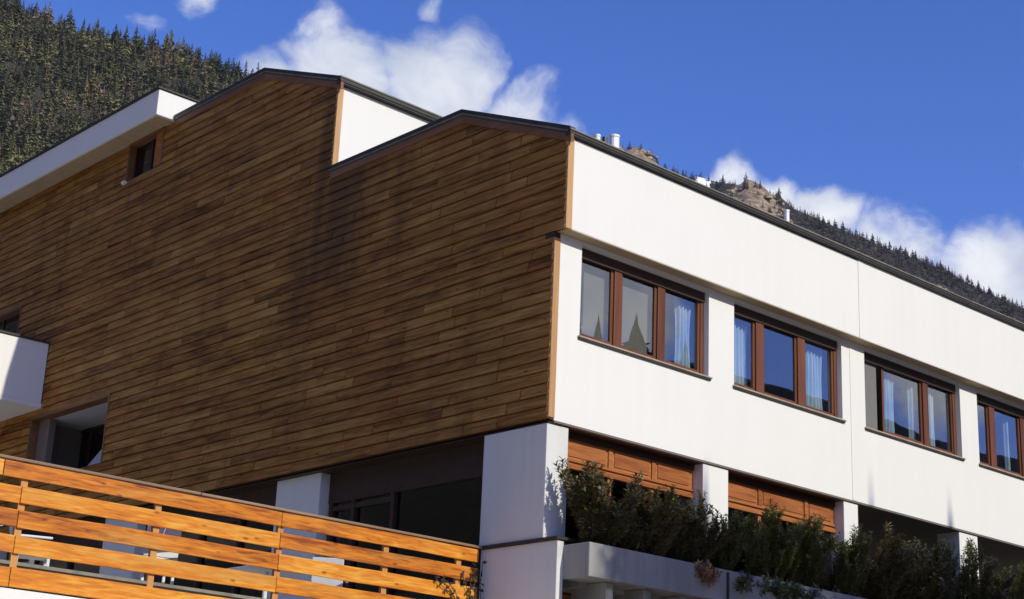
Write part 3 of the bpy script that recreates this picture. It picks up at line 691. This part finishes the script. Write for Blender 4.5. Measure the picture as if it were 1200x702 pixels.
# ------------------------------------------------------------------ terrace furniture glimpsed through the railing
def chair(x, y, rz, label):
    t = thing('terrace_chair', (x, y, 2.70), label, 'chair', 'white chairs on the terrace')
    c, s = math.cos(rz), math.sin(rz)
    P = lambda u, v, z: (x+u*c-v*s, y+u*s+v*c, 2.70+z)
    def bx(u0, u1, v0, v1, z0, z1, nm, lean=0):
        MB().hexa([P(u0, v0, z0), P(u1, v0, z0), P(u1, v1, z0), P(u0, v1, z0)], [P(u0, v0+lean, z1), P(u1, v0+lean, z1), P(u1, v1+lean, z1), P(u0, v1+lean, z1)]).build(nm, 'plastic_white', t, .008)
    bx(-.24, .24, -.24, .24, .42, .46, 'seat'); bx(-.23, .23, .22, .25, .461, .92, 'backrest', .08)
    for u in (-.22, .18):
        for v in (-.22, .18): bx(u, u+.04, v, v+.04, .0, .419, 'leg')
    for u in (-.26, .22): bx(u, u+.04, -.22, .22, .64, .67, 'armrest')
    return t
def table(x, y, label):
    t = thing('terrace_table', (x, y, 2.70), label, 'table', 'tables on the terrace')
    MB().box(x-.42, x+.42, y-.42, y+.42, 3.41, 3.45).build('tabletop', 'plastic_white', t, .01)
    MB().tube([(x, y, 2.74), (x, y, 3.409)], .035, 10).build('leg', 'galvanized', t)
    MB().box(x-.25, x+.25, y-.05, y+.05, 2.701, 2.74).box(x-.05, x+.05, y+.051, y+.25, 2.701, 2.74).build('foot', 'galvanized', t)
chair(-4.9, 2.5, 2.9, 'white chair on the terrace behind the plank seam of the railing')
chair(-6.1, 3.6, 1.2, 'white chair turned towards the table on the terrace')
chair(-7.2, 3.0, .4, 'white chair at the outer end of the terrace')
chair(-1.7, 3.0, 2.4, 'white chair on the terrace by the dark glazing')
table(-5.6, 4.6, 'white square table on the terrace, with chairs around it')
table(-2.4, 3.6, 'white square table on the terrace by the dark glazing')
t = thing('folded_sunbed', (.7, 13.9, H0+6*BH), 'pale grey slanting sunbed leaning inside the loggia above the railing', 'sunbed')
zf = H0+6*BH
MB().hexa([(.45, 13.62, zf+.05), (.95, 13.62, zf+.05), (.95, 15.4, zf+.02), (.45, 15.4, zf+.02)], [(.45, 13.62, zf+.62), (.95, 13.62, zf+.62), (.95, 14.3, zf+.60), (.45, 14.3, zf+.60)]).build('mattress', 'canvas', t, .02)
MB().box(.5, .9, 13.7, 15.2, zf, zf+.015).build('base_frame', 'galvanized', t)

# ------------------------------------------------------------------ shrubs in the trough
def leaf(V, Fc, p, d, n, L, W):
    s = d.cross(n)
    if s.length < 1e-4: return
    s.normalize(); n = s.cross(d); i = len(V); m = p+d*(L*.5)-n*(L*.06)
    V += [tuple(p), tuple(m+s*W*.5+n*W*.18), tuple(p+d*L-n*L*.12), tuple(m-s*W*.5+n*W*.18), tuple(m)]
    Fc += [(i, i+1, i+4), (i+1, i+2, i+4), (i+2, i+3, i+4), (i+3, i, i+4)]
def shrub(x, width, height, style, label, seed, lean=0., mat=None, nst=None):
    rd = random.Random(seed); base = Vector((x, -.25, 3.735))
    t = thing('shrub', tuple(base), label, 'shrub', 'shrubs along the concrete trough')
    st = MB(); V = []; Fc = []; V2 = []; F2 = []
    ns = nst or int(9+width*9)
    for k in range(ns):
        bx = x+rd.uniform(-.5, .5)*width*.55; p = Vector((bx, -.25+rd.uniform(-.16, .16), 3.73))
        out = (bx-x)/(width*.5)
        h = height*rd.choice((.45, .6, .7, .8, .9, 1.0))*rd.uniform(.85, 1.08)*(1-.25*abs(out))
        d = Vector((out*.45+lean+rd.uniform(-.45, .45), rd.uniform(-.60, .35), 1)).normalized()
        if style == 'trail': d = Vector((rd.uniform(-.6, .6), -1, rd.uniform(-.2, .5))).normalized()
        pts = [p]; n = 9; L = h/n
        for i in range(n):
            d = (d+Vector((rd.uniform(-.18, .18), rd.uniform(-.18, .14), .10 if style == 'yew' else .02))).normalized()
            if style == 'trail': d = (d+Vector((0, -.05, -.16))).normalized()
            pts.append(pts[-1]+d*L)
        st.tube(pts, [.010*(1-i/(n+1))+.002 for i in range(n+1)], 4, False)
        twigs = [(pts, 2)]
        for i in range(2, n):
            for _ in range(3 if style != 'trail' else 1):
                dd = (d+Vector((rd.uniform(-1, 1), rd.uniform(-1, .7), rd.uniform(.0, .8)))).normalized(); q = pts[i]; tw = [q]
                for j in range(4): dd = (dd+Vector((0, 0, .16))).normalized(); q = q+dd*rd.uniform(.04, .075); tw.append(q)
                st.tube([tw[0], tw[2], tw[4]], [.004, .003, .002], 3, False); twigs.append((tw, 0))
        for tw, s0 in twigs:
            for i in range(s0, len(tw)):
                dirn = (tw[i]-tw[i-1]).normalized() if i else Vector((0, 0, 1))
                m = (9 if style == 'yew' else 5) if s0 == 0 else (14 if style == 'yew' else 6)
                for j in range(m):
                    a = rd.uniform(0, 6.283); sd = dirn.orthogonal().normalized(); sd2 = dirn.cross(sd)
                    rad = sd*math.cos(a)+sd2*math.sin(a)
                    ld = (rad*rd.uniform(.6, 1)+dirn*rd.uniform(.3, .9)).normalized()
                    pp = tw[i]+dirn*rd.uniform(-.03, .03)
                    L2, W2 = ((rd.uniform(.05, .08), .018) if style == 'yew' else (rd.uniform(.06, .11), rd.uniform(.026, .042)))
                    if rd.random() < .045: leaf(V2, F2, pp, ld, dirn, L2, W2)
                    else: leaf(V, Fc, pp, ld, dirn, L2, W2)
    st.build('stems', 'bark', t)
    for nm, vv, ff, mm in (('foliage', V, Fc, mat or ('leaf_dark' if style == 'yew' else 'leaf_bronze')), ('turned_foliage', V2, F2, 'leaf_yellow')):
        if not ff: continue
        me = bpy.data.meshes.new(nm); me.from_pydata(vv, [], ff); me.materials.append(MATS[mm]); tag(link(nm, me, t), kind='stuff')
climber()
shrub(.62, 1.0, 1.32, 'broad', 'loose small-leaved shrub spilling over the white corner column', 1, -.10)
shrub(1.55, 1.0, 1.28, 'broad', 'olive leafy shrub in the trough under the first wooden panels', 2)
shrub(2.45, .9, 1.15, 'broad', 'low bronze-leaved shrub beside the column between the wooden fronts', 3)
shrub(3.35, .9, 1.32, 'yew', 'spiky dark evergreen shrub with upright tips before the second column', 4)
shrub(4.35, 1.0, 1.35, 'yew', 'dark evergreen shrub with yellowed tips below the second wooden front', 5)
shrub(5.35, 1.0, 1.38, 'yew', 'dense dark shrub with one tall tip below the second wooden front', 6)
shrub(6.35, .9, 1.25, 'yew', 'dark shrub against the narrow column by the movement joint', 7)
shrub(7.35, 1.0, 1.40, 'broad', 'bronze-tinted shrub at the start of the open loggia', 8)
shrub(8.45, 1.1, 1.35, 'broad', 'wide dark shrub filling the open loggia bay', 9)
shrub(9.45, .8, 1.65, 'yew', 'tallest pointed shrub in the open loggia bay', 10)
shrub(10.4, .8, 1.45, 'broad', 'pale-leaved shrub in front of the column beyond the loggia', 11)
shrub(11.5, 1.1, 1.5, 'yew', 'dark shrub in the second loggia bay, beside the pale-leaved one', 12)
shrub(12.7, 1.1, 1.6, 'yew', 'dark shrub in the second loggia bay, farthest along the trough', 13)
shrub(13.9, 1.1, 1.5, 'broad', 'bronze shrub near the far end of the visible trough', 14)
shrub(2.55, .35, .42, 'trail', 'dry brown trailing plant hanging over the concrete trough edge', 21, mat='leaf_dry', nst=9)
shrub(4.3, 3.2, .40, 'trail', 'dark trailing greenery hanging over the trough under the evergreens', 22, mat='leaf_dark', nst=20)

# ------------------------------------------------------------------ conifers
def conifer(h, r, nbr, seed):
    """drooping branch fans set at random heights round a trunk"""
    rd = random.Random(seed); V = []; Fc = []
    for k in range(nbr):
        u = (k+rd.random())/nbr; u = 1-(1-u)**1.25; z = h*(.05+.94*u)
        R = r*((1-u)**.8*rd.uniform(.6, 1.2)+.05); a = k*2.4+rd.uniform(-.5, .5); w = rd.uniform(.35, .75)
        drop = R*rd.uniform(.15, .75); ca, sa = math.cos(a), math.sin(a); i = len(V)
        f = rd.uniform(.5, .8)
        V += [(0, 0, z+.05*h*rd.uniform(.6, 1.3)), (math.cos(a-w)*R*f, math.sin(a-w)*R*f, z-drop*rd.uniform(.5, 1.3)), (ca*R, sa*R, z-drop+.12*R),
              (math.cos(a+w)*R*f, math.sin(a+w)*R*f, z-drop*rd.uniform(.5, 1.3)), (ca*R*.5, sa*R*.5, z-drop*.2)]
        Fc += [(i, i+1, i+4), (i+1, i+2, i+4), (i+2, i+3, i+4), (i+3, i, i+4)]
    i = len(V); V += [(.06*r, 0, h*.9), (-.03*r, .05*r, h*.9), (-.03*r, -.05*r, h*.9), (0, 0, h*1.02)]; Fc += [(i, i+1, i+3), (i+1, i+2, i+3), (i+2, i, i+3)]
    i = len(V); tr = .016*h; V += [(tr*math.cos(q), tr*math.sin(q), -.08*h) for q in (0, 1.57, 3.14, 4.71)]+[(0, 0, h*.8)]
    Fc += [(i+q, i+(q+1) % 4, i+4) for q in range(4)]
    return np.array(V), np.array(Fc)
VARS = [conifer(1., rr, 52, 40+k) for k, rr in enumerate((.26, .31, .23, .33, .28, .21))]
VARS_LO = [conifer(1., rr, 30, 60+k) for k, rr in enumerate((.30, .36, .28, .33))]
VARS_LARCH = [conifer(1., rr, 38, 80+k) for k, rr in enumerate((.22, .26))]
def vmesh(V, Fc, name, mat):
    me = bpy.data.meshes.new(name); me.from_pydata(V.tolist(), [], Fc.tolist()); me.materials.append(MATS[mat]); return me
TREE_ME = [vmesh(V, Fc, 'conifer', 'needle') for V, Fc in VARS]; FAR_ME = [vmesh(V, Fc, 'conifer', 'needle_far') for V, Fc in VARS]; LARCH_ME = [vmesh(V, Fc, 'larch', 'larch') for V, Fc in VARS_LARCH]
def scatter(a0, a1, r0, r1, step, ylim, keep=None):
    """jittered grid on the slope; keeps trees that could show above the roofs"""
    out = []; a = math.radians(a0)
    rr = np.arange(r0, r1, step)
    for r in rr:
        da = step/r; az = np.arange(math.radians(a0), math.radians(a1), da)
        az = az+rng.uniform(-.5, .5, len(az))*da; q = r+rng.uniform(-.5, .5, len(az))*step
        x = EYE[0]+q*np.sin(az); y = EYE[1]+q*np.cos(az)
        out.append(np.stack([x, y, hgt(x, y), np.degrees(az), q], -1))
    P = np.concatenate(out)
    return P
def roofline(px):
    return np.interp(px, [-300, 0, 187, 240, 314, 397, 510, 545, 665, 1200, 1500], [420, 245, 135, 122, 84, 98, 142, 131, 152, 382, 505])
def stuffmesh(name, P, H, variants, mat):
    vs, fs, at, n0 = [], [], [], 0
    for (x, y, z), h in zip(P, H):
        V, Fc = variants[rng.integers(len(variants))]; c, s = math.cos(a := rng.uniform(0, 6.28)), math.sin(a); w = rng.uniform(.8, 1.25)
        vs.append(np.stack([x+(V[:, 0]*c-V[:, 1]*s)*h*w, y+(V[:, 0]*s+V[:, 1]*c)*h*w, z+V[:, 2]*h], -1)); fs.append(Fc+n0); n0 += len(V); at.append(np.full(len(V), rng.random()))
    v = np.concatenate(vs).astype(np.float32); f = np.concatenate(fs).astype(np.int32)
    me = bpy.data.meshes.new(name); me.vertices.add(len(v)); me.vertices.foreach_set('co', v.ravel()); me.loops.add(f.size); me.loops.foreach_set('vertex_index', f.ravel())
    me.polygons.add(len(f)); me.polygons.foreach_set('loop_start', np.arange(0, f.size, 3, dtype=np.int32)); me.update(calc_edges=True); me.validate()
    q = me.attributes.new('treevar', 'FLOAT', 'POINT'); q.data.foreach_set('value', np.concatenate(at).astype(np.float32))
    me.materials.append(MATS[mat]); return link(name, me)
def forests():
    # near slope behind the rear wing
    P = scatter(18, 34.5, 1080, 1415, 6.0, 0)
    px = np.array([proj(p[:3]) for p in P]); tx = px[:, 0]; H = rng.uniform(10, 24, len(P))*np.where(rng.random(len(P)) < .25, .65, 1)*np.where(rng.random(len(P)) < .06, 1.25, 1)
    top = px[:, 1]-H*F/px[:, 2]
    ok = (top < roofline(tx)+30) & (tx > -260)
    bare = np.exp(-((P[:, 3]-24.6)/.25)**2-((P[:, 4]/per(RD, P[:, 3])-.86)/.009)**2) > .4
    ok &= ~bare & (rng.random(len(P)) < .93)
    P, H, px, top = P[ok], H[ok], px[ok], top[ok]
    larch = rng.random(len(P)) < .10+.22*np.clip(np.sin(P[:, 0]*.031+1)*np.sin(P[:, 1]*.027+P[:, 0]*.011), 0, 1)
    vis = (top < roofline(px[:, 0])-6) & (px[:, 0] > -10) & (px[:, 0] < 330) & ~larch
    score = np.where(vis, H/px[:, 2], 0)*np.where(P[:, 4] > 1380, 1.6, 1)
    order = np.argsort(-score); ind = order[:190]
    for i in ind:
        o = bpy.data.objects.new('spruce_tree', TREE_ME[rng.integers(len(TREE_ME))]); col.objects.link(o)
        o.location = P[i, :3]; w = H[i]*rng.uniform(.85, 1.25); o.scale = (w, w, H[i]); o.rotation_euler = (0, 0, rng.uniform(0, 6.28))
        tag(o, 'dark green spruce standing against the sky on the near forested ridge' if P[i, 4] > 1380 else 'dark green spruce in the dense forest on the slope above the white roof slab', 'tree', 'spruces on the near forested slope')
    lar = np.where(larch)[0]; lar = lar[np.argsort(-np.where((top[lar] < roofline(px[lar, 0])-6) & (px[lar, 0] > -10), H[lar]/px[lar, 2], 0))]
    for i in lar[:60]:
        o = bpy.data.objects.new('larch_tree', LARCH_ME[rng.integers(2)]); col.objects.link(o)
        o.location = P[i, :3]; o.scale = (H[i],)*3; o.rotation_euler = (0, 0, rng.uniform(0, 6.28))
        tag(o, 'bare brownish larch among the green spruces on the near slope', 'tree', 'larches on the near forested slope')
    rest = np.setdiff1d(np.arange(len(P)), np.concatenate([ind, np.where(larch)[0]]))
    tag(stuffmesh('larch_wood', P[lar[60:], :3], H[lar[60:]], VARS_LARCH, 'larch'), 'brownish larches scattered through the near forest', 'forest', kind='stuff')
    tag(stuffmesh('forest', P[rest, :3], H[rest], VARS, 'needle'), 'dense spruce forest covering the near slope', 'forest', kind='stuff')
    print('near', len(P))
    # far mountainside beyond the street facade
    P = scatter(43.5, 64, 1520, 1915, 5.8, 0)
    px = np.array([proj(p[:3]) for p in P]); H = rng.uniform(6, 12.5, len(P)); top = px[:, 1]-H*F/px[:, 2]
    a = P[:, 3]; u = P[:, 4]/per(RD, a)
    rockf = np.maximum(np.exp(-((a-50.9)/.9)**2-((u-1)/.10)**2), np.exp(-((a-46.4)/1.1)**2-((u-1)/.12)**2)); rockf = np.maximum(rockf, np.exp(-((a-49.0)/.7)**2-((u-1)/.08)**2))
    rockf = np.maximum(rockf, .85*np.exp(-((a-57.6)/.5)**2-((u-.955)/.02)**2))
    ok = (top < roofline(px[:, 0])+16) & (rng.random(len(P)) > rockf*.93) & (a > 45.6)
    P, H, px, top, a = P[ok], H[ok], px[ok], top[ok], a[ok]
    vis = (top < roofline(px[:, 0])-3) & (px[:, 0] < 1205) & (px[:, 0] > 690)
    score = np.where(vis, H/px[:, 2], 0)*np.where(P[:, 4] > 1840, 2, 1)
    ind = np.argsort(-score)[:110]
    for i in ind:
        o = bpy.data.objects.new('pine_tree', FAR_ME[rng.integers(len(FAR_ME))]); col.objects.link(o)
        o.location = P[i, :3]; w = H[i]*rng.uniform(1.1, 1.6); o.scale = (w, w, H[i]); o.rotation_euler = (0, 0, rng.uniform(0, 6.28))
        tag(o, 'small dark conifer on the far rocky ridge behind the street facade', 'tree', 'conifers on the far ridge')
    rest = np.setdiff1d(np.arange(len(P)), ind)
    tag(stuffmesh('far_forest', P[rest, :3], H[rest]*1.0, VARS_LO, 'needle_far'), 'dark conifer forest covering the far mountainside', 'forest', kind='stuff')
    print('far', len(P))
    # crags on the far summit and pale outcrop on the near slope
    def crag(a, u, size, label, n):
        Rr = float(per(RD, a)); q = Rr*u; x = EYE[0]+q*math.sin(R_(a)); y = EYE[1]+q*math.cos(R_(a)); z = float(hgt(x, y)); mb = MB(); rd = random.Random(n)
        for k in range(16):
            ux = rd.uniform(-1, 1); c = Vector((x+ux*size*.9, y-ux*size*.6+rd.uniform(-.4, .1)*size, z-size*rd.uniform(.15, .6))); s2 = size*rd.uniform(.10, .24); i = len(mb.v); m_ = 7
            for lv, (rr, zz) in enumerate(((1.1, -.3), (1., .35), (.65, .8), (.15, 1.05))):
                for j in range(m_):
                    aa = 6.283*j/m_+lv*.3; r2 = s2*rr*rd.uniform(.75, 1.2); mb.v.append((c.x+r2*math.cos(aa), c.y+r2*math.sin(aa), c.z+s2*zz*rd.uniform(.85, 1.15)))
            for lv in range(3):
                for j in range(m_): mb.f.append((i+lv*m_+j, i+lv*m_+(j+1) % m_, i+(lv+1)*m_+(j+1) % m_, i+(lv+1)*m_+j))
            mb.f.append(tuple(i+3*m_+j for j in range(m_)))
        tag(mb.build('rock_outcrop', 'rock'), label, 'rock')
    crag(50.85, .985, 15, 'reddish brown crag at the summit of the far ridge', 1)
    crag(46.3, .997, 26, 'brown rocky top behind the tall white vent pipe', 2)
    crag(51.9, .975, 14, 'small pale crag below the far summit', 3)
    crag(24.6, .858, 8, 'pale rock outcrop in a gap of the near forest', 4)
forests()
# tall conifers across the street, out of view: their shade lies over the trough and they show in the panes
BIG = [conifer(1., rr, 420, 100+k) for k, rr in enumerate((.16, .14, .18))]
BIG_ME = [vmesh(V, Fc, 'conifer', 'needle') for V, Fc in BIG]
def tall(x, y, top, k, w, label):
    o = bpy.data.objects.new('spruce_tree', BIG_ME[k % 3]); col.objects.link(o); h = (top-GZ)/1.03
    o.location = (x, y, GZ); o.scale = (h*w, h*w, h); o.rotation_euler = (0, 0, k*1.3)
    tag(o, label, 'tree', 'tall spruces across the street')
def shade_tree(xs, tip, D, k, w=1.):
    tall(xs+.109*D, WD-D, tip+.655*D, k, w, 'tall dark spruce across the street facing the white facade')
for k, (xs, tip, D) in enumerate([(3.5, 5.5, 17.5), (7.9, 5.95, 19.5), (10.4, 6.15, 18.5), (13.3, 5.7, 19)]):
    shade_tree(xs, tip, D, k, .95)
def broadleaf(R, hc, seed):
    rd = random.Random(seed); V = []; Fc = []; tr = MB()
    tr.tube([(0, 0, -.2), (.1, .05, hc*.45), (0, .1, hc*.8)], [.28, .20, .10], 8)
    for c in range(46):
        while True:
            d = Vector((rd.uniform(-1, 1), rd.uniform(-1, 1), rd.uniform(-1, 1)))
            if d.length < 1: break
        c0 = Vector((d.x*R, d.y*R*.8, hc+d.z*R*.55)); tr.tube([(0, .08, hc*.62), tuple(c0*.6+Vector((0, 0, hc*.28))), tuple(c0)], [.06, .04, .012], 4, False)
        for j in range(66):
            e = Vector((rd.gauss(0, 1), rd.gauss(0, 1), rd.gauss(0, .7)))*R*.13; dd = Vector((rd.uniform(-1, 1), rd.uniform(-1, 1), rd.uniform(-1, .4))).normalized()
            leaf(V, Fc, c0+e, dd, Vector((rd.uniform(-.5, .5), rd.uniform(-.5, .5), 1)).normalized(), rd.uniform(.16, .26), .13)
    return (tr.mesh('trunk'), V, Fc)
def broad_tree(xs, ztop, D, k, R, label):
    x, y, top = xs+.109*D, WD-D, ztop+.655*D
    t = thing('maple_tree', (x, y, GZ), label, 'tree', 'broad trees across the street')
    hc = top-R*.6-GZ; tm, V, Fc = broadleaf(R, hc, 50+k)
    me = bpy.data.meshes.new('crown'); me.from_pydata(V, [], Fc); me.materials.append(MATS['leaf_bronze'])
    o = bpy.data.objects.new('crown', me); col.objects.link(o); o.parent = t; o['kind'] = 'stuff'
    tm.materials.append(MATS['bark']); o = bpy.data.objects.new('trunk', tm); col.objects.link(o); o.parent = t
for k, (xs, zt, D, R) in enumerate([(1.55, 4.05, 15, 1.5), (3.6, 4.2, 16.5, 1.9), (6.4, 4.1, 15.5, 2.0), (9.0, 4.25, 17, 2.2), (11.7, 4.1, 16, 2.0)]):
    broad_tree(xs, zt, D, k, R, ['small broad tree across the street opposite the corner of the hotel', 'broad tree across the street facing the wooden fronts', 'broad tree across the street opposite the movement joint', 'broad tree across the street opposite the open loggia', 'broad tree across the street at the end of the row'][k])
for k, (x, top, w, label) in enumerate([(19.2, 15.5, 2.1, 'low spruce starting the thicket across the street'), (20.5, 15.9, 2.4, 'bushy spruce second in the thicket across the street'), (21.9, 16.35, 2.4, 'tallest spruce in the thicket across the street'),
                                       (23.2, 15.7, 2.2, 'bushy spruce just past the tallest one of the thicket'), (24.4, 16.0, 2.1, 'spruce ending the thicket across the street')]):
    tall(x, -18.5-.4*(k % 2), top, k, w, label)
tall(33, -21, 14.2, 2, 1.1, 'shorter spruce farther along the street, away from the tall row')

# ------------------------------------------------------------------ thin mountain air
mt = bpy.data.materials.new('haze'); mt.use_nodes = True; t = mt.node_tree; t.nodes.clear()
pv = N(t, 'ShaderNodeVolumePrincipled', inp={'Color': (.86, .92, 1, 1), 'Density': 0.000026, 'Anisotropy': 0.0})
out = N(t, 'ShaderNodeOutputMaterial'); t.links.new(pv.outputs[0], out.inputs['Volume']); MATS['haze'] = mt
tag(MB().box(-3900, 3900, -3900, 3900, HZ0, HZ1).build('haze', 'haze'), kind='stuff')
